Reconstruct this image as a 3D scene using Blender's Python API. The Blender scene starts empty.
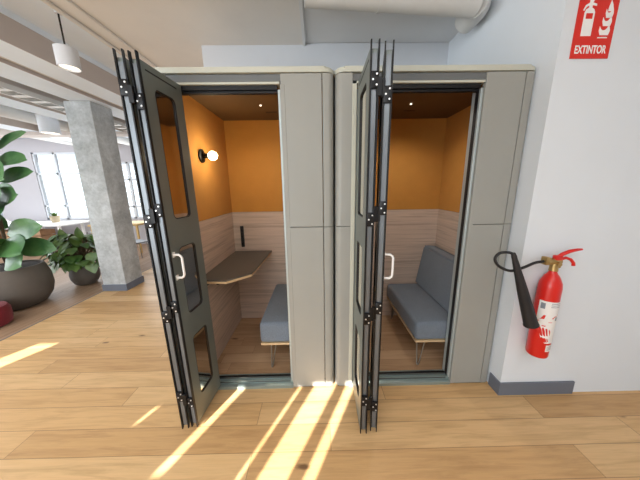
import bpy, bmesh, math, random
from mathutils import Vector, Matrix
random.seed(7)
S = bpy.context.scene
COL = S.collection
PI = math.pi

# ------------------------------------------------------------------ materials
def new_mat(name):
    m = bpy.data.materials.new(name); m.use_nodes = True
    nt = m.node_tree
    return m, nt, nt.nodes['Principled BSDF']

def lin(c):
    def f(u):
        u /= 255.0
        return u/12.92 if u <= .04045 else ((u+.055)/1.055)**2.4
    return (f(c[0]), f(c[1]), f(c[2]), 1)

class N:
    """tiny node helper"""
    def __init__(s, nt): s.nt = nt
    def node(s, t, **k):
        n = s.nt.nodes.new(t)
        for a, v in k.items(): setattr(n, a, v)
        return n
    def link(s, a, b): s.nt.links.new(a, b)
    def put(s, sock, v):
        if hasattr(v, 'is_output'): s.link(v, sock)
        else: sock.default_value = v
    def m(s, op, a, b=0.0, c=None):
        n = s.node('ShaderNodeMath', operation=op)
        s.put(n.inputs[0], a); s.put(n.inputs[1], b)
        if c is not None: s.put(n.inputs[2], c)
        return n.outputs[0]
    def xyz(s, v):
        n = s.node('ShaderNodeSeparateXYZ'); s.link(v, n.inputs[0]); return n.outputs
    def comb(s, x, y, z):
        n = s.node('ShaderNodeCombineXYZ')
        for i, v in enumerate((x, y, z)): s.put(n.inputs[i], v)
        return n.outputs[0]
    def noise(s, vec, scale, detail=3, rough=.55, dist=0):
        n = s.node('ShaderNodeTexNoise'); s.link(vec, n.inputs['Vector'])
        n.inputs['Scale'].default_value = scale; n.inputs['Detail'].default_value = detail
        n.inputs['Roughness'].default_value = rough; n.inputs['Distortion'].default_value = dist
        return n.outputs['Fac']
    def white(s, vec):
        n = s.node('ShaderNodeTexWhiteNoise', noise_dimensions='3D'); s.link(vec, n.inputs['Vector']); return n.outputs['Value']
    def ramp(s, fac, stops):
        n = s.node('ShaderNodeValToRGB'); s.link(fac, n.inputs[0])
        e = n.color_ramp.elements
        while len(e) < len(stops): e.new(.5)
        for el, (p, c) in zip(e, stops): el.position = p; el.color = c
        return n.outputs[0]
    def mix(s, fac, a, b, mode='MIX'):
        n = s.node('ShaderNodeMix', data_type='RGBA', blend_type=mode)
        s.put(n.inputs[0], fac); s.put(n.inputs[6], a); s.put(n.inputs[7], b)
        return n.outputs[2]
    def coord(s, kind='Object'):
        return s.node('ShaderNodeTexCoord').outputs[kind]
    def bump(s, h, strength, dist=.01):
        n = s.node('ShaderNodeBump'); n.inputs['Strength'].default_value = strength
        n.inputs['Distance'].default_value = dist; s.link(h, n.inputs['Height']); return n.outputs[0]

def plain(name, rgb, rough=.5, metal=0.0, var=.06, scale=6, bump=0.0, bscale=60, spec=.5):
    m, nt, b = new_mat(name); n = N(nt); co = n.coord()
    c = lin(rgb)
    f = n.noise(co, scale, 4)
    col = n.ramp(f, [(.3, tuple(x*(1-var) for x in c[:3])+(1,)), (.7, tuple(min(1, x*(1+var)) for x in c[:3])+(1,))])
    nt.links.new(col, b.inputs['Base Color'])
    b.inputs['Roughness'].default_value = rough; b.inputs['Metallic'].default_value = metal
    b.inputs['Specular IOR Level'].default_value = spec
    if bump: nt.links.new(n.bump(n.noise(co, bscale, 3), bump, .004), b.inputs['Normal'])
    return m

def wood_floor(name, tones, W=.172, L=1.95, phase=.104, rough=.42, along='x'):
    m, nt, b = new_mat(name); n = N(nt); co = n.coord()
    X, Y, Zc = n.xyz(co)
    if along == 'y': X, Y = Y, X
    v = n.m('DIVIDE', n.m('SUBTRACT', Y, phase), W)
    row = n.m('FLOOR', v)
    off = n.m('MULTIPLY', n.white(n.comb(row, 3.3, 1.7)), 7.3)
    u = n.m('DIVIDE', n.m('ADD', X, off), L)
    colm = n.m('FLOOR', u)
    h = n.white(n.comb(row, colm, 5.1))
    h2 = n.m('MULTIPLY', h, 37.0)
    g = n.comb(n.m('MULTIPLY', X, 1.0), n.m('ADD', n.m('MULTIPLY', Y, 11.0), h2), h2)
    grain = n.noise(g, 2.2, 6, .6, .9)
    fine = n.noise(n.comb(n.m('MULTIPLY', X, 3.0), n.m('MULTIPLY', Y, 90.0), h2), 1.6, 3, .6)
    base = n.ramp(h, [(0, lin(tones[0])), (.5, lin(tones[1])), (1, lin(tones[2]))])
    dark = n.ramp(grain, [(.32, (.70, .64, .58, 1)), (.55, (1, 1, 1, 1)), (.8, (1.0, .96, .9, 1))])
    c = n.mix(.62, base, dark, 'MULTIPLY')
    c = n.mix(.25, c, n.ramp(fine, [(.35, (.72, .68, .62, 1)), (.6, (1, 1, 1, 1))]), 'MULTIPLY')
    # knots
    kv = n.comb(n.m('MULTIPLY', X, 1.0), n.m('ADD', n.m('MULTIPLY', Y, 2.4), h2), h2)
    vo = n.node('ShaderNodeTexVoronoi'); nt.links.new(kv, vo.inputs['Vector']); vo.inputs['Scale'].default_value = 1.9
    vo.inputs['Randomness'].default_value = 1
    kd = n.m('ADD', vo.outputs['Distance'], n.m('MULTIPLY', n.m('SUBTRACT', n.noise(kv, 14, 3), .5), .12))
    knot = n.ramp(kd, [(.025, lin((90, 58, 30))), (.085, (1, 1, 1, 1))])
    c = n.mix(.75, c, knot, 'MULTIPLY')
    fv = n.m('FRACT', v); fu = n.m('FRACT', u)
    ev = n.m('MINIMUM', fv, n.m('SUBTRACT', 1.0, fv)); eu = n.m('MINIMUM', fu, n.m('SUBTRACT', 1.0, fu))
    sv = n.m('LESS_THAN', ev, .010); su = n.m('LESS_THAN', eu, .0009)
    seam = n.m('MAXIMUM', sv, su)
    c = n.mix(n.m('MULTIPLY', seam, .62), c, lin((95, 62, 34)))
    nt.links.new(c, b.inputs['Base Color'])
    b.inputs['Roughness'].default_value = rough
    nt.links.new(n.ramp(grain, [(.3, (rough+.08,)*3+(1,)), (.7, (rough-.06,)*3+(1,))]), b.inputs['Roughness'])
    b.inputs['Specular IOR Level'].default_value = .4
    return m

def wainscot_mat(name, rgb):
    m, nt, b = new_mat(name); n = N(nt); X, Y, Zc = n.xyz(n.coord())
    g = n.comb(n.m('MULTIPLY', X, 1.2), n.m('MULTIPLY', Y, 1.2), n.m('MULTIPLY', Zc, 34.0))
    f = n.noise(g, 1.5, 5, .6, .5)
    c = lin(rgb)
    col = n.ramp(f, [(.3, tuple(x*.72 for x in c[:3])+(1,)), (.5, c), (.72, tuple(x*1.16 for x in c[:3])+(1,))])
    fz = n.m('FRACT', n.m('DIVIDE', Zc, .19))
    seam = n.m('LESS_THAN', fz, .018)
    col = n.mix(n.m('MULTIPLY', seam, .35), col, (.12, .08, .06, 1))
    nt.links.new(col, b.inputs['Base Color']); b.inputs['Roughness'].default_value = .6
    return m

def concrete_mat(name, rgb, amp=.35):
    m, nt, b = new_mat(name); n = N(nt); co = n.coord()
    f = n.noise(co, 4.0, 8, .72, .3); f2 = n.noise(co, 30, 4, .7)
    c = lin(rgb)
    col = n.ramp(f, [(.3, tuple(x*(1-amp) for x in c[:3])+(1,)), (.68, tuple(x*(1+amp*.6) for x in c[:3])+(1,))])
    col = n.mix(.5, col, n.ramp(f2, [(.35, (.7, .7, .68, 1)), (.6, (1, 1, 1, 1))]), 'MULTIPLY')
    nt.links.new(col, b.inputs['Base Color']); b.inputs['Roughness'].default_value = .85
    nt.links.new(n.bump(f2, .35, .01), b.inputs['Normal'])
    return m

def fabric_mat(name, rgb):
    m, nt, b = new_mat(name); n = N(nt); co = n.coord()
    X, Y, Zc = n.xyz(co)
    f = n.noise(co, 260, 2, .6); f2 = n.noise(co, 9, 3)
    c = lin(rgb)
    col = n.ramp(f, [(.3, tuple(x*.72 for x in c[:3])+(1,)), (.7, tuple(x*1.25 for x in c[:3])+(1,))])
    col = n.mix(.3, col, n.ramp(f2, [(.3, (.8, .8, .8, 1)), (.7, (1, 1, 1, 1))]), 'MULTIPLY')
    nt.links.new(col, b.inputs['Base Color']); b.inputs['Roughness'].default_value = .9
    b.inputs['Sheen Weight'].default_value = .15
    nt.links.new(n.bump(f, .3, .003), b.inputs['Normal'])
    return m

def leaf_mat(name, c1, c2, vein):
    m, nt, b = new_mat(name); n = N(nt); co = n.coord()
    f = n.noise(co, 5, 3)
    col = n.ramp(f, [(.3, lin(c1)), (.7, lin(c2))])
    nt.links.new(col, b.inputs['Base Color']); b.inputs['Roughness'].default_value = .38
    return m

def emit_mat(name, rgb, strength):
    m, nt, b = new_mat(name)
    b.inputs['Base Color'].default_value = lin(rgb)
    b.inputs['Emission Color'].default_value = lin(rgb); b.inputs['Emission Strength'].default_value = strength
    return m

def glass_mat(name, tint=(1, 1, 1, 1), refl=.08):
    m = bpy.data.materials.new(name); m.use_nodes = True; nt = m.node_tree; nt.nodes.clear(); n = N(nt)
    t = n.node('ShaderNodeBsdfTransparent'); t.inputs[0].default_value = tint
    g = n.node('ShaderNodeBsdfGlossy'); g.inputs['Roughness'].default_value = .02
    mx = n.node('ShaderNodeMixShader'); mx.inputs[0].default_value = refl
    o = n.node('ShaderNodeOutputMaterial')
    n.link(t.outputs[0], mx.inputs[1]); n.link(g.outputs[0], mx.inputs[2]); n.link(mx.outputs[0], o.inputs[0])
    return m

M = dict(
    floor=wood_floor('oak_planks', ((200, 158, 108), (214, 172, 120), (222, 184, 134))),
    floor2=wood_floor('brown_planks', ((152, 122, 98), (162, 132, 106), (170, 140, 114)), W=.21, L=2.4, along='y', rough=.5),
    pod_floor=wood_floor('booth_oak', ((184, 150, 116), (194, 160, 126), (202, 168, 134)), W=.12, L=1.2),
    far_wall=plain('far_wall_mauve', (188, 184, 188), .8, var=.015, scale=2),
    white=plain('white_paint', (218, 223, 228), .8, var=.015, scale=2),
    niche=plain('cool_white_paint', (208, 211, 216), .8, var=.02, scale=2),
    ceil=plain('ceiling_plaster', (222, 222, 222), .85, var=.03, scale=1.5),
    ceil_warm=plain('ceiling_plaster_warm', (226, 222, 216), .85, var=.04, scale=2),
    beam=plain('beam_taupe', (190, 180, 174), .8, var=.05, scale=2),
    beam_white=plain('beam_white', (226, 236, 246), .8, var=.03, scale=2),
    gap=plain('seam_dark', (120, 118, 116), .8),
    skirting=plain('grey_skirting', (104, 110, 122), .5, var=.03),
    shell=plain('booth_greige', (151, 151, 145), .42, var=.02, scale=3, spec=.45),
    cap=plain('booth_cap', (190, 190, 176), .4, var=.02),
    header=plain('header_grey', (104, 106, 106), .5, var=.03),
    alu=plain('anodised_grey', (176, 186, 186), .35, .35, var=.04),
    alu_dark=plain('anodised_dark', (96, 100, 98), .36, .6, var=.05),
    leaf=plain('door_grey', (114, 121, 117), .38, .25, var=.03),
    edge=plain('edge_channel', (116, 121, 126), .35, .6, var=.08, scale=3),
    sill=plain('sill_teal_grey', (158, 174, 172), .3, .6, var=.05),
    black=plain('black_rubber', (16, 16, 18), .5),
    black_metal=plain('black_metal', (20, 20, 22), .4, .4),
    screw=plain('screw_steel', (225, 225, 225), .3, .6),
    mirror=plain('mirrored_pane', (206, 198, 188), .06, 1.0, var=.01),
    felt=plain('orange_felt', (186, 130, 58), .95, var=.04, scale=8, bump=.15, bscale=220),
    wains=wainscot_mat('ash_wainscot', (196, 176, 160)),
    pod_ceil=plain('booth_ceiling', (92, 68, 38), .7, var=.05),
    desk=plain('desk_dark', (84, 78, 72), .45, var=.05),
    ply=plain('ply_edge', (206, 178, 138), .55, var=.06),
    fabric=fabric_mat('blue_grey_fabric', (112, 122, 134)),
    bulb=emit_mat('glowing_bulb', (255, 232, 190), 16),
    lampglow=emit_mat('lamp_disc', (255, 244, 225), 1.6),
    spot=emit_mat('spot_dot', (255, 240, 215), 2.0),
    panel_light=emit_mat('light_panel', (255, 250, 240), 3.0),
    lampshade=plain('lampshade_white', (212, 214, 218), .5, var=.02),
    concrete=concrete_mat('raw_concrete', (190, 194, 196), .36),
    pot=plain('pot_brown_grey', (92, 84, 76), .7, var=.08, bump=.2, bscale=80),
    soil=plain('soil', (48, 38, 32), .95, var=.3, scale=40),
    stem=plain('stem_brown', (82, 66, 46), .8, var=.2, scale=30),
    fig=leaf_mat('fig_leaf', (50, 92, 52), (96, 138, 82), 0),
    phil=leaf_mat('philodendron_leaf', (52, 86, 38), (108, 136, 66), 0),
    red=plain('extinguisher_red', (206, 34, 26), .28, var=.02),
    signred=plain('sign_red', (214, 40, 28), .45, var=.01),
    signwhite=plain('sign_white', (240, 238, 236), .5, var=.0),
    label=plain('label_paper', (232, 228, 224), .5, var=.02),
    brass=plain('valve_brass', (176, 148, 96), .35, .8, var=.08, scale=20),
    horn=plain('horn_black', (26, 24, 26), .55),
    pouf=fabric_mat('wine_red_fabric', (120, 14, 28)),
    frame_white=plain('window_frame', (214, 218, 224), .5, var=.01),
    glass=glass_mat('window_glass', (.97, .99, 1, 1), .05),
    counter=plain('counter_white', (232, 230, 228), .4, var=.01),
    crate=plain('crate_wood', (176, 138, 104), .7, var=.12, scale=9),
    yellow=plain('ochre_wood', (206, 170, 106), .6, var=.06),
    grey_plastic=plain('chair_grey', (128, 134, 142), .5, var=.03),
    terracotta=plain('pot_beige', (176, 160, 132), .7, var=.06),
    pipe=plain('pipe_white', (214, 212, 208), .55, var=.03, scale=3),
    steel=plain('steel_rod', (150, 148, 142), .3, .9),
    foil=plain('outside_block', (150, 168, 178), .9),
)

# ------------------------------------------------------------------ mesh tools
def BM(): return bmesh.new()

def box(bm, x0, x1, y0, y1, z0, z1, mi=0, bev=0, seg=2):
    vs = [bm.verts.new((x, y, z)) for x in (x0, x1) for y in (y0, y1) for z in (z0, z1)]
    idx = [(0, 1, 3, 2), (4, 6, 7, 5), (0, 4, 5, 1), (2, 3, 7, 6), (0, 2, 6, 4), (1, 5, 7, 3)]
    fs = [bm.faces.new([vs[i] for i in f]) for f in idx]
    for f in fs: f.material_index = mi
    if bev:
        es = list({e for f in fs for e in f.edges})
        r = bmesh.ops.bevel(bm, geom=es, offset=bev, segments=seg, affect='EDGES', profile=.5)
        for f in r['faces']: f.material_index = mi
    return vs

def prism(bm, poly, lo, hi, axis='z', mi=0):
    def P(a, b, c):
        return {'z': (a, b, c), 'y': (a, c, b), 'x': (c, a, b)}[axis]
    A = [bm.verts.new(P(a, b, lo)) for a, b in poly]; B = [bm.verts.new(P(a, b, hi)) for a, b in poly]
    fs = [bm.faces.new(A), bm.faces.new(B)]
    n = len(poly)
    for i in range(n): fs.append(bm.faces.new((A[i], A[(i+1) % n], B[(i+1) % n], B[i])))
    for f in fs: f.material_index = mi

def tube(bm, pts, r, seg=10, mi=0, cap=True):
    pts = [Vector(p) for p in pts]
    rs = r if isinstance(r, (list, tuple)) else [r]*len(pts)
    rings = []; ref = None
    for i, p in enumerate(pts):
        t = (pts[min(i+1, len(pts)-1)] - pts[max(i-1, 0)]).normalized()
        if ref is None:
            ref = Vector((0, 0, 1)) if abs(t.z) < .9 else Vector((1, 0, 0))
        u = (ref - t*ref.dot(t)).normalized(); ref = u
        w = t.cross(u)
        rings.append([bm.verts.new(p + (u*math.cos(a) + w*math.sin(a))*rs[i]) for a in [2*PI*k/seg for k in range(seg)]])
    for a, b in zip(rings, rings[1:]):
        for k in range(seg):
            f = bm.faces.new((a[k], a[(k+1) % seg], b[(k+1) % seg], b[k])); f.material_index = mi
    if cap:
        for rg in (rings[0], rings[-1]):
            f = bm.faces.new(rg); f.material_index = mi

def lathe(bm, prof, c=(0, 0, 0), seg=32, mi=0, cap=True):
    rings = []
    for r, z in prof:
        rings.append([bm.verts.new((c[0]+r*math.cos(2*PI*k/seg), c[1]+r*math.sin(2*PI*k/seg), c[2]+z)) for k in range(seg)])
    for a, b in zip(rings, rings[1:]):
        for k in range(seg):
            f = bm.faces.new((a[k], a[(k+1) % seg], b[(k+1) % seg], b[k])); f.material_index = mi
    if cap:
        for rg in (rings[0], rings[-1]):
            f = bm.faces.new(rg); f.material_index = mi

def rrect(x0, x1, y0, y1, r, seg=6):
    pts = []
    for cx, cy, a0 in ((x1-r, y1-r, 0), (x0+r, y1-r, PI/2), (x0+r, y0+r, PI), (x1-r, y0+r, 1.5*PI)):
        for k in range(seg+1):
            a = a0 + PI/2*k/seg
            pts.append((cx+r*math.cos(a), cy+r*math.sin(a)))
    return pts

def plate(bm, outer, holes, lo, hi, axis='y', mi=0):
    """flat plate with holes, thickness lo..hi along axis"""
    def P(a, b, c):
        return {'z': (a, b, c), 'y': (a, c, b), 'x': (c, a, b)}[axis]
    edges = []
    for loop in [outer]+holes:
        vs = [bm.verts.new(P(a, b, lo)) for a, b in loop]
        for i in range(len(vs)): edges.append(bm.edges.new((vs[i], vs[(i+1) % len(vs)])))
    r = bmesh.ops.triangle_fill(bm, use_beauty=True, use_dissolve=False, edges=edges)
    fs = [g for g in r['geom'] if isinstance(g, bmesh.types.BMFace)]
    ex = bmesh.ops.extrude_face_region(bm, geom=fs)
    vs = [g for g in ex['geom'] if isinstance(g, bmesh.types.BMVert)]
    d = Vector(P(0, 0, hi-lo))
    bmesh.ops.translate(bm, verts=vs, vec=d)
    for f in bm.faces: f.material_index = mi

def obj(name, bm, mats, parent=None, smooth=True, angle=35, loc=None, rot=None):
    bmesh.ops.recalc_face_normals(bm, faces=bm.faces)
    me = bpy.data.meshes.new(name); bm.to_mesh(me); bm.free()
    for mt in (mats if isinstance(mats, (list, tuple)) else [mats]): me.materials.append(M[mt])
    if smooth:
        me.polygons.foreach_set('use_smooth', [True]*len(me.polygons))
        me.set_sharp_from_angle(angle=math.radians(angle))
    o = bpy.data.objects.new(name, me); COL.objects.link(o)
    if parent: o.parent = parent
    if loc is not None: o.location = loc
    if rot is not None: o.rotation_euler = rot
    return o

def thing(name, label, cat, loc=(0, 0, 0), rotz=0, group=None):
    o = bpy.data.objects.new(name, None); COL.objects.link(o); o.empty_display_size = .1
    o.location = loc; o.rotation_euler = (0, 0, rotz)
    o['label'] = label; o['category'] = cat
    if group: o['group'] = group
    return o

def tag(o, label, cat, group=None):
    o['label'] = label; o['category'] = cat
    if group: o['group'] = group
    return o

def struct(name, bm, mat, parent=None, **k):
    o = obj(name, bm, mat, parent, **k); o['kind'] = 'structure'; return o

def copy_tree(o, parent=None):
    c = o.copy(); COL.objects.link(c)
    if parent: c.parent = parent
    for ch in list(o.children): copy_tree(ch, c)
    return c

# ------------------------------------------------------------------ room shell
D = 1.606           # front plane of the two booths
CZ = 2.96           # ceiling
RX = 1.356          # left face of the white pillar on the right

bm = BM(); box(bm, -3.40, 3.2, -2.75, 9.4, -.1, 0); struct('floor', bm, 'floor')
bm = BM(); box(bm, -11, -3.40, -2.75, 9.4, -.1, 0); struct('floor.001', bm, 'floor2')
bm = BM(); box(bm, -3.41, -3.392, -2.6, 9.2, 0, .003); struct('trim_1', bm, 'gap')

# wall with the extinguisher: the pillar stands out beside the booth, then runs on to the right
bm = BM(); box(bm, RX, 1.920, 1.505, 2.75, 0, CZ); struct('wall_right', bm, 'white')
bm = BM(); box(bm, 1.924, 3.2, 1.508, 2.75, 0, CZ); struct('wall_right.001', bm, 'white')
bm = BM(); box(bm, 1.920, 1.924, 1.516, 2.75, 0, CZ); struct('trim_2', bm, 'gap')
bm = BM()
prism(bm, [(RX-.010, 1.604), (RX-.010, 1.493), (1.911, 1.493), (1.911, 1.505), (RX, 1.505), (RX, 1.604)], 0, .105)
struct('baseboard_right', bm, 'skirting')
bm = BM(); box(bm, -1.12, RX, 2.75, 2.85, 0, CZ); struct('wall_back', bm, 'niche')
bm = BM(); box(bm, 3.2, 3.3, -2.75, 1.6, 0, CZ); struct('wall_side', bm, 'white')

bm = BM(); box(bm, -2.0, -.1, -2.75, 9.4, CZ-.012, CZ+.12); struct('ceiling', bm, 'ceil_warm')
bm = BM(); box(bm, -.1, 3.3, -2.75, 9.4, CZ+.004, CZ+.12); struct('ceiling.001', bm, 'ceil')
bm = BM(); box(bm, -11, -2.0, -2.75, 9.4, CZ+.03, CZ+.15); struct('ceiling.002', bm, 'beam_white')
bm = BM(); box(bm, -.112, -.085, .4, 2.75, CZ-.024, CZ+.01); struct('trim_3', bm, 'ceil')

# beams running away from the camera on the left
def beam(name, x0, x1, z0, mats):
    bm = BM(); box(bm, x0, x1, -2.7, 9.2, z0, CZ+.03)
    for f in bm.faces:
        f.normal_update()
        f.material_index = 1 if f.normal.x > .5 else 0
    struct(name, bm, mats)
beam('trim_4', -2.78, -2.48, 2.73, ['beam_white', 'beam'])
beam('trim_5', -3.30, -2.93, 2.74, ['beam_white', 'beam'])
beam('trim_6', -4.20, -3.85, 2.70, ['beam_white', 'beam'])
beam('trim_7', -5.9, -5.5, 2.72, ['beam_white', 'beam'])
bm = BM(); box(bm, -2.50, -2.468, -2.6, 9.2, CZ-.02, CZ+.03); struct('trim_8', bm, 'beam_white')
bm = BM(); box(bm, -9.6, -2.9, 5.2, 5.45, 2.66, CZ+.03); struct('trim_9', bm, 'beam')

# far wall with windows
WY = 7.0
W1 = (-7.80, -6.35, .75, 2.60); W2 = (-5.72, -4.6, .75, 2.33); W0 = (-10.2, -9.0, .8, 2.66)
W3 = (-4.3, -3.1, .8, 2.45)
bm = BM()
plate(bm, [(-11, 0), (3, 0), (3, CZ), (-11, CZ)], [[(a, c), (b, c), (b, d), (a, d)] for a, b, c, d in (W0, W1, W2, W3)], WY, WY+.15, 'y')
struct('wall_far', bm, 'far_wall', smooth=False)
bm = BM(); box(bm, -11.1, -11, -2.75, 9.4, 0, CZ); struct('wall_left', bm, 'white')
for i, (a, b, c, d) in enumerate((W1, W2, W0, W3)):
    bm = BM(); t = .045
    for x0, x1, z0, z1 in ((a, a+t, c, d), (b-t, b, c, d), (a, b, c, c+t), (a, b, d-t, d), (a+(b-a)*.38, a+(b-a)*.38+.06, c, d),
                           (a, b, c+(d-c)*.68, c+(d-c)*.68+.05), (a, b, c+(d-c)*.2, c+(d-c)*.2+.05)):
        box(bm, x0, x1, WY+.02, WY+.08, z0, z1)
    w = struct('window_%d' % (i+1), bm, 'frame_white')
    bm = BM(); box(bm, a+.01, b-.01, WY+.045, WY+.052, c+.01, d-.01); obj('pane', bm, 'glass', w)

# unseen wall behind the camera, slots shaped to cut sun into floor streaks
SY = -2.6
def slot(x0, x1, z0, z1): return [(x0, z0), (x1, z0), (x1, z1), (x0, z1)]
SL = [slot(-2.775, -2.70, 1.985, 2.34), slot(-2.285, -2.25, 1.6, 2.33), slot(-2.165, -1.985, 1.5, 2.36),
      slot(-1.955, -1.94, 1.5, 2.36), slot(-1.91, -1.83, 1.5, 2.36), slot(-3.25, -3.21, 2.15, 2.235), slot(-5.37, -5.15, 2.37, 2.66)]
bm = BM()
plate(bm, [(-11, 0), (3.3, 0), (3.3, CZ), (-11, CZ)], SL, SY-.03, SY, 'y')
struct('wall_rear', bm, 'white', smooth=False)

# ------------------------------------------------------------------ phone booths
BW0, BD, BH = 1.210, 1.06, 2.254
OX0, OX10 = .130, .886      # opening
IX0, IX10, IY0, IY1 = .190, 1.156, .09, .964
FZ, WZ, IC = .06, 1.306, 2.210

def quarter(x0, x1, depth, r, left):
    """plan outline of a rounded corner post between x0 and x1"""
    pts = []
    if left:
        pts.append((x1, 0))
        for k in range(9):
            a = PI/2 + PI/2*k/8
            pts.append((x0+r+r*math.cos(a), r-r*math.sin(a)))
        pts += [(x0, depth), (x0+.03, depth), (x0+.03, r+.01), (x0+r, .03), (x1, .03)]
    else:
        pts.append((x0, 0))
        for k in range(9):
            a = PI/2 - PI/2*k/8
            pts.append((x1-r+r*math.cos(a), r-r*math.sin(a)))
        pts += [(x1, depth), (x1-.03, depth), (x1-.03, r+.01), (x1-r, .03), (x0, .03)]
    return pts

def make_booth(ex=0.0, ei=0.0):
    BW, OX1, IX1 = BW0+ex, OX10+ex*1.7, IX10+ei
    b = thing('phone_booth', '', 'phone booth')
    for z0, z1 in ((.012, 1.288), (1.292, 2.220)):
        bm = BM(); box(bm, OX1+.004, BW-.072, 0, .03, z0, z1, bev=.002, seg=1); obj('front_panel', bm, 'shell', b)
        bm = BM(); prism(bm, quarter(BW-.068, BW, .12, .038, False), z0, z1); obj('corner_post', bm, 'shell', b)
        bm = BM(); prism(bm, quarter(0, OX0-.028, .12, .042, True), z0, z1); obj('corner_post', bm, 'shell', b)
    for x0, x1 in ((0, .03), (BW-.03, BW)):
        bm = BM(); box(bm, x0, x1, .124, BD, .012, 2.220); obj('side_panel', bm, 'shell', b)
    bm = BM(); box(bm, .03, BW-.03, BD-.03, BD, .012, 2.220); obj('back_panel', bm, 'shell', b)
    bm = BM(); prism(bm, rrect(-.004, BW+.004, -.006, BD, .06), 2.224, BH)
    bmesh.ops.bevel(bm, geom=[e for e in bm.edges if all(abs(v.co.z-BH) < 1e-5 for v in e.verts)], offset=.010, segments=3, affect='EDGES')
    obj('roof_cap', bm, 'cap', b)
    bm = BM(); box(bm, .02, BW-.02, .012, BD-.03, 0, .012); obj('plinth', bm, 'black', b)
    # header over the door
    bm = BM(); box(bm, OX0-.028, OX1+.004, .012, .07, 2.182, 2.220)
    h = obj('header', bm, 'header', b)
    bm = BM(); box(bm, OX0-.002, OX1-.002, .0, .07, 2.163, 2.177, bev=.002, seg=1); obj('header_strip', bm, 'cap', h)
    bm = BM(); box(bm, OX0+.02, OX1-.02, .014, .07, 2.138, 2.162); box(bm, OX0+.02, OX1-.02, .03, .036, 2.124, 2.138); box(bm, OX0+.02, OX1-.02, .05, .056, 2.124, 2.138)
    obj('door_track', bm, 'black_metal', h)
    # jambs
    for s, x in ((1, OX0), (-1, OX1)):
        bm = BM()
        a, c = sorted((x-s*.028, x)); box(bm, a, c, -.002, .03, .012, 2.162, bev=.002, seg=1)
        j = obj('door_jamb', bm, 'cap' if s == 1 else 'shell', b)
        bm = BM(); a, c = sorted((x+s*.001, x+s*.016)); box(bm, a, c, .012, .10, FZ, 2.138, bev=.002, seg=1); obj('jamb_profile', bm, 'alu', j)
        bm = BM(); a, c = sorted((x+s*.016, x+s*.019)); box(bm, a, c, .03, .06, FZ, 2.138); obj('rubber_seal', bm, 'black', j)
    # threshold
    bm = BM()
    prism(bm, [(0, 0), (0, .022), (.016, .03), (.03, .03), (.03, .05), (.05, .05), (.05, .066), (.085, .066), (.085, 0)], OX0-.02, OX1, 'x')
    t = obj('threshold', bm, 'sill', b)
    bm = BM(); box(bm, OX0+.022, OX1-.022, .0285, .0499, .034, .046); box(bm, OX0+.022, OX1-.022, .048, .0515, .053, .068); obj('track_groove', bm, 'alu_dark', t)
    bm = BM(); box(bm, OX0+.022, OX1-.022, .052, .066, .066, .071); obj('rubber_seal', bm, 'black', t)
    # interior
    bm = BM(); box(bm, IX0, IX1, .085, IY1, .012, FZ); obj('booth_floor', bm, 'pod_floor', b)
    bm = BM(); box(bm, IX0-.02, IX1+.02, .07, IY1+.02, IC, 2.218)
    c = obj('booth_ceiling', bm, 'pod_ceil', b)
    bm = BM(); lathe(bm, [(.008, -.006), (.008, .001)], (.655, .52, IC-.0015), 16); obj('ceiling_spot', bm, 'spot', c)
    bm = BM(); box(bm, .66, .76, .70, .706, IC-.004, IC-.0005); obj('vent_slot', bm, 'black', c)
    for nm, z0, z1, mt in (('felt_lining', WZ+.003, IC, 'felt'), ('wood_lining', FZ, WZ, 'wains')):
        bm = BM(); d = .018 if nm == 'felt_lining' else .022
        box(bm, IX0-.03, IX0, .09, IY1, z0, z1); box(bm, IX1, IX1+.02, .09, IY1, z0, z1)
        box(bm, IX0-.03, IX1+.02, IY1, IY1+.03, z0, z1)
        box(bm, OX1+.02, IX1+.02, .07, .09, z0, z1); box(bm, IX0-.03, OX0-.0, .07, .09, z0, z1)
        obj(nm, bm, mt, b)
    return b

PAN = ((1.383, 2.060), (.787, 1.218), (.19, .628))
LT = .042
def make_leaf(parent, LL):
    """door leaf: local x from the folded edge (0) to the far edge, y thickness, LL = leaf width"""
    px0, px1 = .075, LL-.075
    bm = BM()
    plate(bm, [(.004, .035), (LL, .035), (LL, 2.160), (.004, 2.160)], [rrect(px0, px1, z0, z1, .03) for z0, z1 in PAN], -LT/2, LT/2, 'y')
    lf = obj('door_leaf', bm, 'leaf', parent, angle=30)
    for z0, z1 in PAN:
        bm = BM()
        plate(bm, rrect(px0-.0005, px1+.0005, z0-.0005, z1+.0005, .03), [rrect(px0+.005, px1-.005, z0+.005, z1-.005, .026)], -.020, .020, 'y')
        obj('gasket', bm, 'black', lf)
        bm = BM(); prism(bm, rrect(px0+.003, px1-.003, z0+.003, z1-.003, .027), -.012, .012, 'y'); obj('glass_pane', bm, 'mirror', lf)
    for s in (-1, 1):
        bm = BM(); box(bm, .03, LL-.05, s*LT/2-.0012, s*LT/2+.0012, 2.122, 2.129); obj('vent_slot', bm, 'black', lf)
    # folded edge: channel between two thin lips
    bm = BM(); box(bm, -.004, .004, -.011, .011, .05, 2.14); obj('edge_channel', bm, 'edge', lf)
    for s in (-1, 1):
        bm = BM(); a, c = sorted((s*LT/2, s*(LT/2-.006))); box(bm, -.012, .004, a, c, .022, 2.190); obj('edge_lip', bm, 'black_metal', lf)
        bm = BM(); a, c = sorted((s*.014, s*.0165)); box(bm, -.006, .004, a, c, .04, 2.15); obj('edge_groove', bm, 'black', lf)
    return lf

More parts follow.
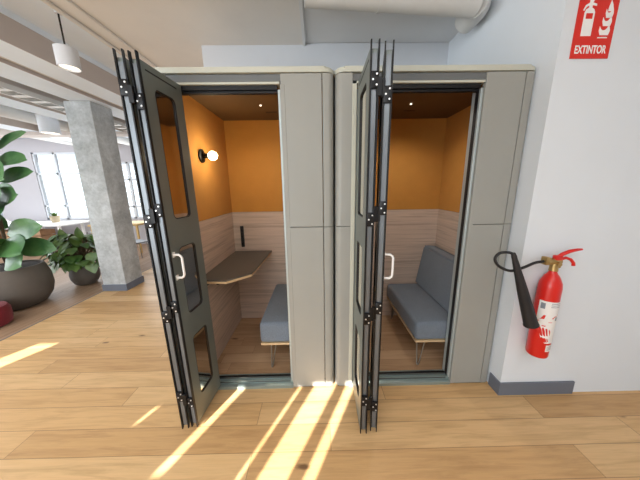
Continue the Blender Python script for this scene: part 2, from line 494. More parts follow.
def make_hinge(leaf, z, side, up):
    bm = BM(); zz = z+(.028 if up else -.028)
    box(bm, -.016, -.006, -.018, .018, zz-.036, zz+.036, bev=.003, seg=2)
    a, c = sorted((side*.012, side*.036)); box(bm, -.016, -.007, a, c, z-.04, z+.04, bev=.002, seg=1)
    for dy, dz in ((-.009, .022), (.008, 0), (-.009, -.022)):
        tube(bm, [(-.0155, dy, zz+dz), (-.019, dy, zz+dz)], .0042, 10, mi=1)
    obj('hinge', bm, ['black_metal', 'screw'], leaf)

def door(b, foldA, farA, foldB, farB, lean=0.0):
    o = Vector((b.location.x, b.location.y))
    for k, (p, q) in enumerate(((foldA, farA), (foldB, farB))):
        d = Vector(q)-Vector(p)
        lf = make_leaf(b, d.length)
        ang = math.atan2(d.y, d.x)
        lf.location = (p[0]-o.x, p[1]-o.y, 0); lf.rotation_euler = (lean, 0, ang)
        # local +y is the left side when looking along +x(local) = away from camera
        for z in (2.00, 1.415, .853, .243):
            make_hinge(lf, z, -1 if k == 0 else 1, k == 0 if z > 1.9 or z < .5 else k == 1)
        if k == 1:
            # cream D-pull on the right face beside the fold
            y = -LT/2
            bm = BM()
            pts = [(.022, y, 1.189), (.022, y-.030, 1.189), (.022, y-.042, 1.181), (.022, y-.047, 1.17), (.022, y-.047, 1.072), (.022, y-.042, 1.060), (.022, y-.030, 1.052), (.022, y, 1.052)]
            tube(bm, pts, .0065, 12); box(bm, .012, .032, y-.004, y, 1.174, 1.204, bev=.001, seg=1); box(bm, .012, .032, y-.004, y, 1.037, 1.067, bev=.001, seg=1)
            h = obj('door_handle', bm, 'label', lf); h['label'] = 'cream D shaped pull handle'
    # top and bottom pivots that carry the leaves stay inside the track

bR = make_booth(.016, .030); bR.location = (.126, D, 0)
bL = make_booth(); bL.location = (-1.096, D, 0)
bR['label'] = 'right grey booth with orange walls and a blue grey sofa, beside the fire extinguisher'
bL['label'] = 'left grey booth with orange walls, a wall lamp and a dark desk inside'
for o in (bR, bL): o['group'] = 'grey booths in the niche'
door(bL, (-.884, 1.290), (-.930, 1.605), (-.828, 1.300), (-.802, 1.612), -.011)
door(bR, (.273, 1.228), (.280, 1.588), (.341, 1.240), (.415, 1.590))

# ------------------------------------------------------------------ inside the left booth
lx = -1.096+IX0        # left inner wall
wl = thing('wall_lamp', 'small glowing globe lamp on a black disc, on the orange wall of the left booth', 'lamp', (lx, 2.0, 1.809))
bm = BM(); tube(bm, [(0.0005, 0, 0), (.010, 0, 0), (.014, 0, 0)], [.052, .052, .046], 28); obj('wall_plate', bm, 'black_metal', wl)
bm = BM(); tube(bm, [(.014, 0, 0), (.05, 0, 0), (.06, 0, 0)], [.019, .019, .022], 20); obj('socket', bm, 'black_metal', wl)
bm = BM(); bmesh.ops.create_uvsphere(bm, u_segments=24, v_segments=14, radius=.035); bmesh.ops.translate(bm, verts=bm.verts, vec=(.09, 0, 0)); obj('bulb', bm, 'bulb', wl)

dk = thing('wall_desk', 'dark angled desk top with pale edge, fixed in the corner of the left booth', 'desk', (0, 0, 0))
poly = [(lx+.002, 2.566), (-.505, 2.566), (-.536, 1.85), (-.690, 1.697), (lx+.002, 1.712)]
bm = BM(); prism(bm, poly, .870, .882); obj('desk_top', bm, 'desk', dk)
bm = BM(); prism(bm, [(x+(.004 if x < -.8 else -.001), y) for x, y in poly], .852, .8699); obj('edge_board', bm, 'ply', dk)
bm = BM(); box(bm, lx+.002, lx+.026, 1.80, 2.30, .80, .8515); box(bm, lx+.026, lx+.24, 1.95, 1.974, .82, .8515); box(bm, lx+.026, lx+.24, 2.25, 2.274, .82, .8515)
tube(bm, [(-.78, 1.76, .8515), (-.78, 1.76, .825)], .012, 10)
obj('bracket', bm, 'black_metal', dk)
ps = thing('power_strip', 'black upright power strip on the wood back wall above the desk', 'power strip', (-.812, 2.5695, 1.044))
bm = BM(); box(bm, -.017, .017, -.022, -.001, -.115, .115, bev=.004); obj('housing', bm, 'black', ps)
for z in (-.075, 0, .075):
    bm = BM(); tube(bm, [(0, -.0222, z), (0, -.0245, z)], .012, 16); obj('outlet', bm, 'black_metal', ps)

def hairpin(parent, x, y, h, dx, dy, z0=FZ):
    bm = BM()
    tube(bm, [(x+dx, y, h), (x+.012*(1 if dx > 0 else -1), y, z0+.02), (x+.004*(1 if dx > 0 else -1), y, z0+.0065), (x, y+.006*(1 if dy > 0 else -1), z0+.0065),
              (x, y+.012*(1 if dy > 0 else -1), z0+.02), (x, y+dy, h)], .006, 10)
    box(bm, min(x, x+dx)-.006, max(x, x+dx)+.006, min(y, y+dy)-.006, max(y, y+dy)+.006, h-.004, h)
    obj('leg', bm, 'steel', parent)

def soft_box(bm, x0, x1, y0, y1, z0, z1, bev, bulge=.008):
    box(bm, x0, x1, y0, y1, z0, z1, bev=bev, seg=4)
    bmesh.ops.subdivide_edges(bm, edges=[e for e in bm.edges if e.calc_length() > .12], cuts=6, use_grid_fill=True)
    cx, cy = (x0+x1)/2, (y0+y1)/2
    for v in bm.verts:
        if v.co.z > z1-1e-4:
            u = abs(v.co.x-cx)/((x1-x0)/2); w = abs(v.co.y-cy)/((y1-y0)/2)
            v.co.z += bulge*(1-u*u)*(1-w*w)

sf = thing('sofa', 'blue grey sofa on hairpin legs inside the right booth', 'sofa', (0, 0, 0))
bm = BM(); soft_box(bm, .785, 1.302, 1.722, 2.545, .318, .478, .03); obj('seat', bm, 'fabric', sf)
bm = BM(); box(bm, .790, 1.30, 1.725, 2.545, .300, .3175); obj('base_board', bm, 'ply', sf)
bm = BM()
prism(bm, [(1.10, .4845), (1.298, .4845), (1.304, .895), (1.292, .910), (1.19, .922), (1.17, .914)], 1.74, 2.545, 'y')
bmesh.ops.bevel(bm, geom=list(bm.edges), offset=.018, segments=3, affect='EDGES'); obj('backrest', bm, 'fabric', sf)
hairpin(sf, .835, 1.755, .300, .05, .05); hairpin(sf, 1.255, 1.755, .300, -.05, .05)
hairpin(sf, .835, 2.49, .300, .05, -.05); hairpin(sf, 1.255, 2.49, .300, -.05, -.05)

sb = thing('sofa', 'grey sofa with dark end under the desk height, inside the left booth', 'sofa', (0, 0, 0))
sb['label'] = 'grey sofa half hidden by the door frame, inside the left booth with the desk'
bm = BM(); soft_box(bm, -.478, .045, 1.728, 2.545, .318, .500, .03); obj('seat', bm, 'fabric', sb)
bm = BM(); box(bm, -.472, .042, 1.731, 2.545, .300, .3175); obj('base_board', bm, 'ply', sb)
bm = BM(); prism(bm, [(-.16, .507), (.045, .507), (.047, .90), (.035, .918), (-.04, .932), (-.06, .924)], 1.74, 2.545, 'y')
bmesh.ops.bevel(bm, geom=list(bm.edges), offset=.018, segments=3, affect='EDGES'); obj('backrest', bm, 'fabric', sb)
hairpin(sb, -.405, 1.762, .300, .05, .05); hairpin(sb, .01, 1.762, .300, -.05, .05)
hairpin(sb, -.405, 2.49, .300, .05, -.05); hairpin(sb, .01, 2.49, .300, -.05, -.05)

# ------------------------------------------------------------------ fire extinguisher and sign
ex = thing('fire_extinguisher', 'red fire extinguisher with black horn hanging on the white wall', 'fire extinguisher', (1.505, 1.430, .405))
R = .060
bm = BM(); lathe(bm, [(.0, .0), (R-.012, .0), (R-.003, .006), (R, .018), (R, .50), (R-.004, .53), (R-.014, .555), (R-.022, .573), (R-.033, .587), (.021, .60), (.020, .635), (.0, .635)], (0, 0, 0), 40); obj('cylinder', bm, 'red', ex)
# paper labels wrapped around the front
def wrap(bm, a0, a1, z0, z1, r, mi=0, n=24):
    vs = [[bm.verts.new((r*math.cos(a0+(a1-a0)*k/n), r*math.sin(a0+(a1-a0)*k/n), z)) for k in range(n+1)] for z in (z0, z1)]
    for k in range(n):
        f = bm.faces.new((vs[0][k], vs[0][k+1], vs[1][k+1], vs[1][k])); f.material_index = mi
def wrap_poly(bm, pts, r, mi=0):
    # pts in (angle, z); fan of quads between consecutive left / right pairs
    for (l0, r0, z0), (l1, r1, z1) in zip(pts, pts[1:]):
        n = 8
        A = [bm.verts.new((r*math.cos(l0+(r0-l0)*k/n), r*math.sin(l0+(r0-l0)*k/n), z0)) for k in range(n+1)]
        B = [bm.verts.new((r*math.cos(l1+(r1-l1)*k/n), r*math.sin(l1+(r1-l1)*k/n), z1)) for k in range(n+1)]
        for k in range(n):
            f = bm.faces.new((A[k], A[k+1], B[k+1], B[k])); f.material_index = mi
dg = math.radians
bm = BM(); wrap(bm, dg(190), dg(350), .235, .415, R+.0008); wrap(bm, dg(262), dg(322), .060, .108, R+.0008)
wrap_poly(bm, [(dg(205), dg(340), .2349), (dg(225), dg(330), .165), (dg(250), dg(318), .122)], R+.0007)
# red swooshes, small print blocks
wrap_poly(bm, [(dg(196), dg(214), .205), (dg(222), dg(240), .245), (dg(250), dg(268), .275), (dg(285), dg(292), .290)], R+.0014, 1)
wrap_poly(bm, [(dg(196), dg(204), .27), (dg(212), dg(228), .295), (dg(222), dg(232), .32)], R+.0014, 1)
wrap_poly(bm, [(dg(262), dg(272), .300), (dg(275), dg(292), .315), (dg(300), dg(308), .327)], R+.0014, 1)
for z in (.378, .390, .402): wrap(bm, dg(248), dg(312), z, z+.004, R+.0014, 2, 10)
for z in (.072, .082, .094): wrap(bm, dg(268), dg(314), z, z+.004, R+.0014, 2, 10)
wrap(bm, dg(284), dg(302), .285, .31, R+.0014, 2, 6)
wrap(bm, dg(200), dg(222), .362, .402, R+.0014, 2, 6)
obj('label_sheet', bm, ['label', 'signred', 'grey_plastic'], ex)
bm = BM(); tube(bm, [(0, 0, .63), (0, 0, .70)], [.024, .020], 20); tube(bm, [(-.062, 0, .692), (.03, 0, .692)], [.022, .020], 16); box(bm, -.075, -.045, -.02, .02, .672, .722, bev=.004)
tube(bm, [(0, -.014, .68), (0, -.036, .68)], .013, 14); tube(bm, [(.02, 0, .672), (.034, 0, .65)], [.012, .009], 12)
obj('valve', bm, 'brass', ex, loc=(0, 0, -.022))
bm = BM(); tube(bm, [(.0, -.004, .712), (.03, -.008, .742), (.066, -.014, .762), (.108, -.018, .772), (.136, -.018, .774)], [.011, .012, .011, .009, .006], 12); box(bm, -.015, .03, -.018, .010, .70, .735, bev=.006); obj('lever', bm, 'red', ex, loc=(0, 0, -.024))
bm = BM(); tube(bm, [(.02, -.004, .705), (.06, -.008, .718), (.088, -.012, .708), (.108, -.014, .686), (.112, -.014, .668)], [.009, .009, .009, .009, .010], 12); obj('carry_handle', bm, 'red', ex, loc=(-.004, 0, -.024))
def bez(pts, n=10):
    # Catmull-Rom
    P = [Vector(p) for p in pts]; P = [P[0]*2-P[1]]+P+[P[-1]*2-P[-2]]; out = []
    for i in range(1, len(P)-2):
        for k in range(n):
            t = k/n
            out.append(.5*((2*P[i])+(P[i+1]-P[i-1])*t+(2*P[i-1]-5*P[i]+4*P[i+1]-P[i+2])*t*t+(3*P[i]-P[i-1]-3*P[i+1]+P[i+2])*t**3))
    out.append(P[-2]); return out
bm = BM(); tube(bm, bez([(-.07, 0, .671), (-.14, -.01, .664), (-.22, -.025, .640), (-.30, -.03, .622), (-.372, -.025, .650), (-.402, -.02, .695), (-.382, -.02, .733), (-.335, -.03, .742), (-.302, -.036, .730)]), .0085, 12); obj('hose', bm, 'horn', ex)
bm = BM(); hp = Vector((-.308, -.036, .738)); hq = Vector((-.135, -.060, .262)); hd = hq-hp
tube(bm, [hp+hd*t for t in (0, .04, .09, .12, .2, .5, .97, 1.0)], [.011, .015, .015, .017, .019, .029, .039, .042], 24); obj('horn', bm, 'horn', ex)
for z0, z1 in ((.40, .47), (.10, .15)):
    bm = BM(); box(bm, -.014, .014, R-.004, 1.504-1.430, z0, z1, bev=.002, seg=1); obj('wall_bracket', bm, 'black_metal', ex)

def sgfit(bm):
    for v in bm.verts: v.co.x = (v.co.x-1.466)*SGK; v.co.z = (v.co.z-2.294)*SGK
sg = thing('fire_extinguisher_sign', 'red sign with white extinguisher and flame reading EXTINTOR, high on the white wall', 'sign', (0, 0, 0))
SYY = 1.504
SGX, SGZ, SGK = 1.426, 2.236, .945
sg.location = (SGX, 0, SGZ); sg.scale = (1, 1, 1)
bm = BM(); box(bm, 1.466, 1.694, SYY-.004, SYY-.0002, 2.294, 2.62); sgfit(bm); obj('sign_board', bm, 'signred', sg)
bm = BM(); prism(bm, [(1.503, 2.408), (1.563, 2.408), (1.563, 2.525), (1.556, 2.540), (1.542, 2.548), (1.542, 2.560), (1.566, 2.556), (1.566, 2.566), (1.542, 2.572), (1.552, 2.590), (1.524, 2.590), (1.524, 2.572), (1.503, 2.560), (1.492, 2.536), (1.499, 2.532), (1.510, 2.552), (1.524, 2.558), (1.524, 2.548), (1.510, 2.540), (1.503, 2.525)], SYY-.0052, SYY-.004, 'y')
sgfit(bm); s1 = obj('extinguisher_symbol', bm, 'signwhite', sg)
bm = BM(); box(bm, 1.514, 1.552, SYY-.0062, SYY-.0052, 2.493, 2.520); sgfit(bm); obj('symbol_label', bm, 'signred', s1)
bm = BM()
for dz, s in ((0, 1.0), (.045, .85), (.086, .7)):
    x, z = 1.640+dz*.12, 2.412+dz
    prism(bm, [(x-.024*s, z), (x+.024*s, z), (x+.031*s, z+.022), (x+.026*s, z+.040), (x+.020*s, z+.052), (x+.012*s, z+.036), (x+.002*s, z+.026), (x-.012*s, z+.024), (x-.022*s, z+.030), (x-.032*s, z+.044), (x-.034*s, z+.022)], SYY-.0052, SYY-.004, 'y')
prism(bm, [(1.637, 2.53), (1.655, 2.53), (1.664, 2.548), (1.660, 2.562), (1.648, 2.585), (1.640, 2.556)], SYY-.0052, SYY-.004, 'y')
sgfit(bm); obj('flame_symbol', bm, 'signwhite', sg)
bm = BM(); box(bm, 1.605, 1.662, SYY-.0052, SYY-.004, 2.397, 2.402); sgfit(bm); obj('ground_line', bm, 'signwhite', sg)
cu = bpy.data.curves.new('txt', 'FONT'); cu.body = 'EXTINTOR'; cu.size = .052; cu.extrude = .0006; cu.offset = .0012; cu.align_x = 'CENTER'
to = bpy.data.objects.new('txt', cu); COL.objects.link(to)
bpy.context.view_layer.update()
me = bpy.data.meshes.new_from_object(to.evaluated_get(bpy.context.evaluated_depsgraph_get()))
bpy.data.objects.remove(to)
xs = [v.co.x for v in me.vertices]; ys = [v.co.y for v in me.vertices]
sx = .176/(max(xs)-min(xs)); sz = .041/(max(ys)-min(ys))
for v in me.vertices:
    v.co = ((v.co.x-(max(xs)+min(xs))/2)*sx, -v.co.z, (v.co.y-min(ys))*sz)
me.name = 'lettering'; me.materials.clear(); me.materials.append(M['signwhite'])
lt = bpy.data.objects.new('lettering', me); COL.objects.link(lt); lt.parent = sg; lt.location = (.113*SGK, SYY-.0048, .024*SGK)

# ------------------------------------------------------------------ pipes under the ceiling, pendants
pp = thing('ceiling_pipe', 'thick white pipe with an elbow running under the ceiling above the right booth', 'pipe')
bm = BM(); tube(bm, [(-.06, 1.98, 2.875), (1.2, 2.08, 2.862)], .082, 24); obj('pipe', bm, 'pipe', pp)
bm = BM(); tube(bm, bez([(1.2, 2.08, 2.862), (1.225, 2.10, 2.866), (1.25, 2.16, 2.875), (1.252, 2.30, 2.875)], 6), .084, 24); obj('elbow', bm, 'pipe', pp)
for x, y in ((.46, 2.021), (1.10, 2.072)):
    bm = BM(); tube(bm, [(x, y, 2.87), (x+.03, y+.002, 2.87)], .087, 24); obj('coupling', bm, 'pipe', pp)
bm = BM(); tube(bm, [(-1.78, 2.01, 2.931), (-.13, 2.07, 2.931)], .022, 12); tag(obj('conduit', bm, 'pipe'), 'thin white conduit running across the ceiling above the left booth', 'pipe')
bm = BM(); tube(bm, [(-1.99, -2.5, 2.933), (-1.99, 6.9, 2.933)], .016, 10); tag(obj('conduit', bm, 'ceil_warm'), 'beige conduit along the ceiling edge, the one nearer the hanging lamp', 'pipe', )
bm = BM(); tube(bm, [(-1.83, -2.5, 2.939), (-1.83, 6.9, 2.939)], .014, 10); tag(obj('conduit', bm, 'ceil_warm'), 'beige conduit along the ceiling, the one nearer the left booth', 'pipe')

def pendant(name_label, x, y, ztop, z0, z1, r0, r1):
    p = thing('pendant_lamp', name_label, 'lamp', (x, y, 0))
    bm = BM(); lathe(bm, [(.022, ztop-.06), (.022, ztop)], (0, 0, 0), 20); obj('ceiling_rose', bm, 'lampshade', p)
    bm = BM(); tube(bm, [(0, 0, ztop-.03), (0, 0, z1)], .006, 8); obj('cord', bm, 'black', p)
    bm = BM(); lathe(bm, [(r0, z0), (r1, z1-.006), (r1-.008, z1), (.006, z1), (.006, z1-.004), (r1-.012, z1-.01), (r0-.005, z0)], (0, 0, 0), 36, cap=False)
    bmesh.ops.holes_fill(bm, edges=[])
    obj('shade', bm, 'lampshade', p)
    bm = BM(); lathe(bm, [(r0-.012, z0+.012), (r0-.012, z0+.018)], (0, 0, 0), 36); obj('light_disc', bm, 'lampglow', p)
    return p
pendant('white drum hanging lamp on a black cord in front of the ceiling beam', -2.03, 2.27, CZ+.03, 2.545, 2.695, .074, .074)
pendant('small far white drum hanging lamp beyond the plants', -4.58, 4.5, CZ+.03, 2.53, 2.84, .13, .13)

# ceiling services over the left area
for (x, z, r, lab) in ((-2.897, 2.80, .03, 'thin white pipe in the gap just left of the nearest taupe beam'), (-4.92, 2.80, .09, 'white round duct on the ceiling between the far beams'), (-6.4, 2.80, .07, 'white ceiling pipe furthest left')):
    bm = BM(); tube(bm, [(x, -2.5, z), (x, 6.9, z)], r, 16); tag(obj('duct', bm, 'pipe'), lab, 'pipe')
# cable tray
ct = thing('cable_tray', 'slatted white cable tray hanging under the ceiling at left', 'tray')
bm = BM()
bm.free()
for x in (-3.74, -3.52):
    bm = BM(); box(bm, x, x+.015, -2.4, 6.8, 2.70, 2.76); obj('side_rail', bm, 'pipe', ct)
for k in range(46):
    bm = BM(); box(bm, -3.725, -3.52, -2.3+.2*k, -2.25+.2*k, 2.70, 2.712); obj('slat', bm, 'pipe', ct)

# ------------------------------------------------------------------ concrete column
cc = thing('concrete_column', 'rough grey concrete column with a grey skirting, beside the potted plants', 'column', (-3.21, 3.765, 0))
bm = BM(); box(bm, -.178, .178, -.183, .18, 0, 2.74, bev=.012, seg=2); obj('shaft', bm, 'concrete', cc)
bm = BM(); plate(bm, [(-.19, -.195), (.19, -.195), (.19, .192), (-.19, .192)], [[(-.1785, -.1835), (.1785, -.1835), (.1785, .1805), (-.1785, .1805)]], 0, .105, 'z'); obj('skirting', bm, 'skirting', cc)

# ------------------------------------------------------------------ plants
def leaf(bm, base, tip, width, up=Vector((0, 0, 1)), droop=.12, fold=.18, wave=0.0, shape='fiddle', mi=0):
    base, tip = Vector(base), Vector(tip)
    ax = tip-base; L = ax.length; ax.normalize()
    sd = ax.cross(up)
    if sd.length < .1: sd = ax.cross(Vector((0, 1, 0)))
    sd.normalize(); nr = sd.cross(ax).normalized()
    n, m = 9, 3
    rows = []
    for i in range(n+1):
        t = i/n
        if shape == 'fiddle': w = (math.sin(PI*min(1, t**.85))**.7)*(.62+.55*t) if 0 < t < 1 else 0
        else: w = math.sin(PI*t**.7)**.85 if 0 < t < 1 else 0
        w = max(w, .015)*width/2
        p = base+ax*(L*t)-nr*(droop*L*(t*t-.2*t))
        row = []
        for j in range(-m, m+1):
            s = j/m
            row.append(bm.verts.new(p+sd*(s*w)+nr*(fold*w*abs(s)+wave*width*math.sin(t*9+s*2)*abs(s))))
        rows.append(row)
    for a, b in zip(rows, rows[1:]):
        for j in range(2*m):
            f = bm.faces.new((a[j], a[j+1], b[j+1], b[j])); f.material_index = mi

rp = random.Random(3)
# tall fiddle leaf fig
fx, fy = -4.19, 3.15
fg = thing('potted_fig', 'tall large leaved fig in a big brown grey bowl pot at the left edge', 'plant', (0, 0, 0))
bm = BM(); lathe(bm, [(0, 0), (.23, 0), (.28, .03), (.345, .13), (.375, .26), (.368, .40), (.335, .53), (.318, .57), (.30, .57), (.305, .54), (0, .54)], (fx, fy, 0), 40); obj('pot', bm, 'pot', fg)
bm = BM(); lathe(bm, [(0, .5401), (.304, .5401), (.29, .552), (0, .565)], (fx, fy, 0), 30); obj('soil', bm, 'soil', fg)
bm = BM()
trunk = bez([(fx, fy, .55), (fx+.06, fy, 1.0), (fx+.12, fy-.02, 1.5), (fx+.22, fy-.02, 2.0), (fx+.26, fy, 2.25)], 6)
tube(bm, trunk, [.022-.014*i/(len(trunk)-1) for i in range(len(trunk))], 10)
t2 = bez([(fx-.05, fy+.03, .55), (fx-.16, fy+.05, 1.1), (fx-.22, fy+.04, 1.7)], 6)
tube(bm, t2, [.018-.010*i/(len(t2)-1) for i in range(len(t2))], 10)
obj('stem', bm, 'stem', fg)
bm = BM()
FL = [  # base, tip, width
    ((-3.98, 3.13, 2.02), (-3.86, 3.02, 2.33), .27), ((-3.96, 3.13, 2.05), (-3.57, 3.08, 2.24), .15), ((-4.0, 3.15, 1.98), (-4.28, 3.0, 2.28), .25),
    ((-4.02, 3.13, 1.92), (-3.60, 3.05, 1.95), .20), ((-4.05, 3.12, 1.88), (-3.74, 2.92, 1.74), .25), ((-4.04, 3.14, 1.70), (-3.63, 3.1, 1.80), .17),
    ((-4.05, 3.12, 1.66), (-4.02, 2.86, 1.86), .26), ((-4.08, 3.13, 1.5), (-3.78, 3.03, 1.53), .24), ((-4.08, 3.12, 1.45), (-3.95, 2.86, 1.25), .26),
    ((-4.1, 3.13, 1.35), (-4.3, 2.86, 1.42), .27), ((-4.12, 3.14, 1.02), (-3.64, 3.04, 1.12), .23), ((-4.13, 3.12, .95), (-3.80, 2.93, .84), .26),
    ((-4.16, 3.15, .90), (-4.05, 2.80, .82), .24), ((-4.15, 3.16, .86), (-3.70, 3.2, .80), .22), ((-4.38, 3.16, 1.3), (-4.2, 2.92, 1.17), .26),
    ((-4.40, 3.16, 1.6), (-4.62, 3.0, 1.72), .28), ((-4.42, 3.16, 1.7), (-4.40, 2.95, 1.95), .26), ((-4.12, 3.18, 1.1), (-4.45, 3.1, 1.22), .25),
    ((-3.95, 3.14, 2.2), (-4.18, 3.1, 2.42), .24), ((-4.06, 3.1, 1.58), (-3.88, 2.92, 1.42), .27), ((-4.02, 3.1, 1.82), (-3.98, 2.9, 2.08), .28), ((-4.1, 3.1, 1.3), (-4.12, 2.86, 1.06), .28), ((-4.12, 3.1, .75), (-3.86, 2.95, .66), .24), ((-4.18, 3.15, .78), (-4.42, 2.86, .74), .26), ((-4.1, 3.18, 1.75), (-4.45, 3.05, 1.62), .26),
]
for a, b, w in FL:
    a = Vector(a)+Vector((.05, 0, 0)); b = Vector(b)+Vector((.05, 0, 0))
    leaf(bm, a, a+(b-a)*1.15, w*1.35, up=Vector((rp.uniform(-.3, .3), -1, rp.uniform(.1, .9))), droop=.10, fold=.14, wave=.03)
o = obj('leaves', bm, 'fig', fg, angle=80)

# low philodendron
px, py = -3.97, 3.92
ph = thing('potted_plant', 'low bushy leafy plant in a small grey bowl pot between the fig and the column', 'plant', (0, 0, 0))
bm = BM(); lathe(bm, [(0, 0), (.11, 0), (.15, .03), (.188, .11), (.196, .19), (.182, .27), (.170, .32), (.156, .32), (.16, .29), (0, .29)], (px, py, 0), 36); obj('pot', bm, 'pot', ph)
bm = BM(); lathe(bm, [(0, .2901), (.159, .2901), (.14, .302), (0, .31)], (px, py, 0), 28); obj('soil', bm, 'soil', ph)
bl = BM(); bs = BM()
for k in range(110):
    a = rp.uniform(0, 2*PI); e = rp.uniform(-.15, 1.3); rad = rp.uniform(.22, .40)
    d = Vector((math.cos(a)*math.cos(e), math.sin(a)*math.cos(e)*.85, math.sin(e)*1.0))
    p = Vector((px+.03*math.cos(a), py+.03*math.sin(a), .33)); q = Vector((px-.03, py, .50))+d*rad*1.08
    q.x = min(q.x, -3.50) if q.x > px else px+(q.x-px)*1.2; q.y = max(q.y, 3.66)
    mid = (p+q)/2+Vector((0, 0, .06))
    tube(bs, [p, mid, q], .004, 6)
    dn = rp.uniform(.2, 1.1)
    ax = Vector((math.cos(a+rp.uniform(-.5, .5)), math.sin(a+rp.uniform(-.5, .5)), -dn)).normalized()
    tip = q+ax*rp.uniform(.15, .21)
    tip.x = min(tip.x, -3.45); tip.y = max(tip.y, 3.56)
    leaf(bl, q, tip, rp.uniform(.12, .16), droop=.12, fold=.16, shape='oval')
for k in range(26):
    a = rp.uniform(PI*.95, PI*2.0)
    q = Vector((px+.33*math.cos(a), max(py+.30*math.sin(a), 3.70), rp.uniform(.38, .62)))
    q.x = min(q.x, -3.52)
    tube(bs, [(px+.05*math.cos(a), py, .33), ((px+q.x)/2, (py+q.y)/2, q.z+.07), q], .004, 6)
    t = q+Vector((.35*math.cos(a), -.25, -1)).normalized()*rp.uniform(.15, .20)
    t.x = min(t.x, -3.45); t.y = max(t.y, 3.57)
    leaf(bl, q, t, rp.uniform(.12, .16), up=Vector((0, -.3, 1)), droop=.06, fold=.12, shape='oval')
for b, t in (((-4.03, 3.80, .80), (-4.05, 3.76, .98)), ((-3.80, 3.82, .80), (-3.79, 3.78, 1.0)), ((-3.66, 3.85, .74), (-3.56, 3.80, .84))):
    tube(bs, [(px, py, .34), (b[0], b[1]+.03, b[2]-.15), b], .005, 6)
    leaf(bl, b, t, .15, up=Vector((0, -1, .1)), droop=.05, fold=.1, shape='oval')
obj('stems', bs, 'stem', ph); obj('leaves', bl, 'phil', ph, angle=80)

# red pouf at the left edge
bm = BM(); lathe(bm, [(0, 0), (.20, 0), (.225, .02), (.235, .08), (.235, .19), (.215, .235), (.17, .25), (0, .255)], (-3.93, 2.575, 0), 40)
tag(obj('pouf', bm, 'pouf'), 'dark red round pouf at the left edge in front of the fig pot', 'pouf')

# ------------------------------------------------------------------ far furniture
tb = thing('counter_table', 'long white table under the far window behind the plants', 'table', (0, 0, 0))
bm = BM(); box(bm, -8.9, -6.35, 5.95, 6.75, .70, .745, bev=.004); obj('table_top', bm, 'counter', tb)
for x in (-8.7, -7.6, -6.5):
    for y in (6.05, 6.65):
        bm = BM(); box(bm, x-.025, x+.025, y-.025, y+.025, 0, .70); obj('leg', bm, 'counter', tb)
for k, x in enumerate((-8.45, -7.95, -7.35)):
    c = thing('storage_crate', ['brown slatted crate under the far white table, leftmost', 'brown slatted crate under the far white table, the middle one', 'brown slatted crate under the far white table, rightmost'][k], 'crate', (x, 6.35, 0), 0, 'crates under the white table')
    bm = BM()
    for z in (.02, .16, .30, .44):
        box(bm, -.2, .2, -.18, -.165, z, z+.12); box(bm, -.2, .2, .165, .18, z, z+.12); box(bm, -.2, -.185, -.165, .165, z, z+.12); box(bm, .185, .2, -.165, .165, z, z+.12)
    obj('slats', bm, 'crate', c)
    bm = BM(); box(bm, -.184, .184, -.164, .164, 0, .02); obj('bottom', bm, 'crate', c)
pt = thing('small_planter', 'small beige pot with a sprout on the far white table', 'planter', (-6.98, 6.45, .745))
bm = BM(); lathe(bm, [(0, 0), (.075, 0), (.10, .17), (.085, .17), (.08, .14), (0, .14)], (0, 0, 0), 24); obj('pot', bm, 'terracotta', pt)
bm = BM()
for k in range(9):
    a = k*2*PI/9; leaf(bm, (0, 0, .14), (.10*math.cos(a), .10*math.sin(a), .24+.03*(k % 3)), .05, shape='oval')
obj('leaves', bm, 'phil', pt, angle=80)

def chair(label, x, y, rz, seatmat):
    c = thing('chair', label, 'chair', (x, y, 0), rz)
    bm = BM(); soft_box(bm, -.22, .22, -.21, .21, .43, .46, .012, .004); obj('seat', bm, seatmat, c)
    bm = BM()
    n = 8
    prev = None
    for i in range(n+1):
        u = -1+2*i/n
        col = [bm.verts.new((u*.21, .20+.03*(1-u*u)+.06*s, .60+.24*s)) for s in (0, 1)]
        if prev: bm.faces.new((prev[0], col[0], col[1], prev[1]))
        prev = col
    fs = list(bm.faces)
    bmesh.ops.solidify(bm, geom=fs, thickness=.012); obj('backrest', bm, seatmat, c)
    for sx_ in (-1, 1):
        bm = BM(); tube(bm, [(sx_*.18, -.17, .43), (sx_*.21, -.20, 0)], .010, 8); obj('leg', bm, 'steel', c)
        bm = BM(); tube(bm, [(sx_*.21, .22, 0), (sx_*.19, .18, .43), (sx_*.18, .215, .64)], .010, 8); obj('leg', bm, 'steel', c)
    return c
chair('grey chair with thin steel legs seen between the column and the left booth door', -4.02, 5.15, 2.6, 'grey_plastic')
t3 = thing('side_table', 'pale ochre table beyond the column near the far window', 'table', (-5.0, 6.2, 0))
bm = BM(); box(bm, -.6, .6, -.35, .35, .70, .74, bev=.004); obj('table_top', bm, 'yellow', t3)
for x in (-.55, .55):
    for y in (-.3, .3):
        bm = BM(); box(bm, x-.02, x+.02, y-.02, y+.02, 0, .70); obj('leg', bm, 'yellow', t3)

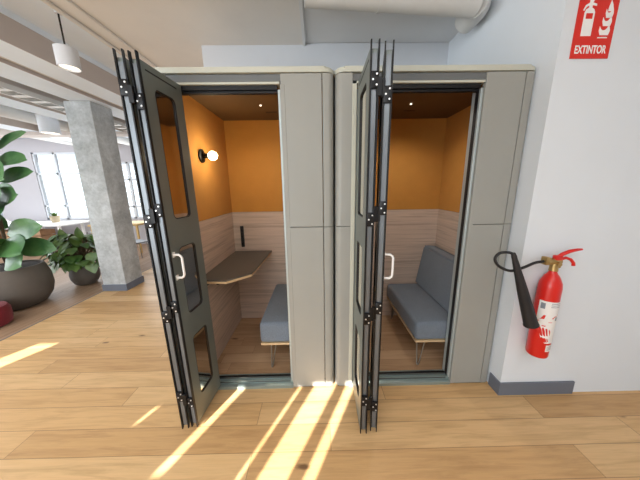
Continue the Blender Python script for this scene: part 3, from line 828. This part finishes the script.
# ------------------------------------------------------------------ lights
def area(name, loc, rot, sx_, sy_, power, color=(1, 1, 1)):
    l = bpy.data.lights.new(name, 'AREA'); l.shape = 'RECTANGLE'; l.size = sx_; l.size_y = sy_; l.energy = power; l.color = color
    o = bpy.data.objects.new(name, l); COL.objects.link(o); o.location = loc; o.rotation_euler = rot
    return o
area('ceiling_lamp_front', (.3, -1.2, CZ-.02), (0, 0, 0), 2.8, 1.4, 46, (.96, .98, 1))  # added fill behind the camera, no ceiling fixture here
area('ceiling_lamp_left', (-4.6, .6, 2.62), (0, 0, 0), 1.6, 2.4, 60, (.96, .98, 1))  # added fill to brighten the column side, out of view, no fixture
area('window_light_left', (-10.6, 1.6, 1.6), (0, -PI/2, 0), 2.2, 6.0, 320, (.90, .96, 1))  # added daylight fill, the left wall itself has no window
area('window_light_far', (-6.5, 6.85, 1.7), (-PI/2, 0, 0), 5.0, 1.8, 110, (.92, .97, 1))
area('window_light_rear', (-3.2, SY+.08, 1.6), (PI/2, 0, 0), 4.0, 2.4, 170, (.90, .96, 1))  # added daylight fill in front of the rear wall, out of view

sun = bpy.data.lights.new('sun', 'SUN'); sun.energy = 24; sun.angle = math.radians(.35); sun.color = (1, .97, .93)
so = bpy.data.objects.new('sun', sun); COL.objects.link(so)
sd = Vector((.447, .894, -.488)).normalized()
so.rotation_euler = sd.to_track_quat('-Z', 'Y').to_euler()
pl = bpy.data.lights.new('bulb_light', 'POINT'); pl.energy = 5.0; pl.color = (1, .82, .55); pl.shadow_soft_size = .036
po = bpy.data.objects.new('bulb_light', pl); COL.objects.link(po); po.location = (lx+.135, 2.0, 1.809)

for bx in (-1.096, .126):
    sl = bpy.data.lights.new('booth_spot', 'SPOT'); sl.energy = 17; sl.color = (1, .93, .82); sl.spot_size = math.radians(150); sl.spot_blend = 1.0; sl.shadow_soft_size = .03
    if bx < 0: sl.energy = 8
    o = bpy.data.objects.new('booth_spot', sl); COL.objects.link(o); o.location = (bx+.655, D+.52, IC-.02)
w = bpy.data.worlds.new('World'); S.world = w; w.use_nodes = True
bg = w.node_tree.nodes['Background']
n = N(w.node_tree)
co = n.coord('Generated'); z = n.xyz(co)[2]
bg_col = n.ramp(n.m('ADD', n.m('MULTIPLY', z, .5), .5), [(.45, (.80, .82, .84, 1)), (.62, (.86, .93, 1.0, 1))])
w.node_tree.links.new(bg_col, bg.inputs[0]); bg.inputs[1].default_value = 1.5

# ------------------------------------------------------------------ camera
cam = bpy.data.cameras.new('camera'); co_ = bpy.data.objects.new('camera', cam); COL.objects.link(co_)
f, pitch, yaw, roll = 239.0, .2150, .0115, -.0140
cam.sensor_fit = 'HORIZONTAL'; cam.sensor_width = 36; cam.lens = f*36/640; cam.clip_start = .02; cam.clip_end = 200
fw = Vector((math.sin(yaw)*math.cos(pitch), math.cos(yaw)*math.cos(pitch), -math.sin(pitch)))
rt = Vector((math.cos(yaw), -math.sin(yaw), 0)); up = rt.cross(fw)
r2 = rt*math.cos(roll)+up*math.sin(roll); u2 = up*math.cos(roll)-rt*math.sin(roll)
m3 = Matrix((r2, u2, -fw)).transposed()
co_.matrix_world = Matrix.Translation((0, 0, 1.55)) @ m3.to_4x4()
S.camera = co_

S.view_settings.view_transform = 'Standard'; S.view_settings.look = 'None'
S.view_settings.gamma = 1; S.view_settings.exposure = 0; S.view_settings.use_curve_mapping = False
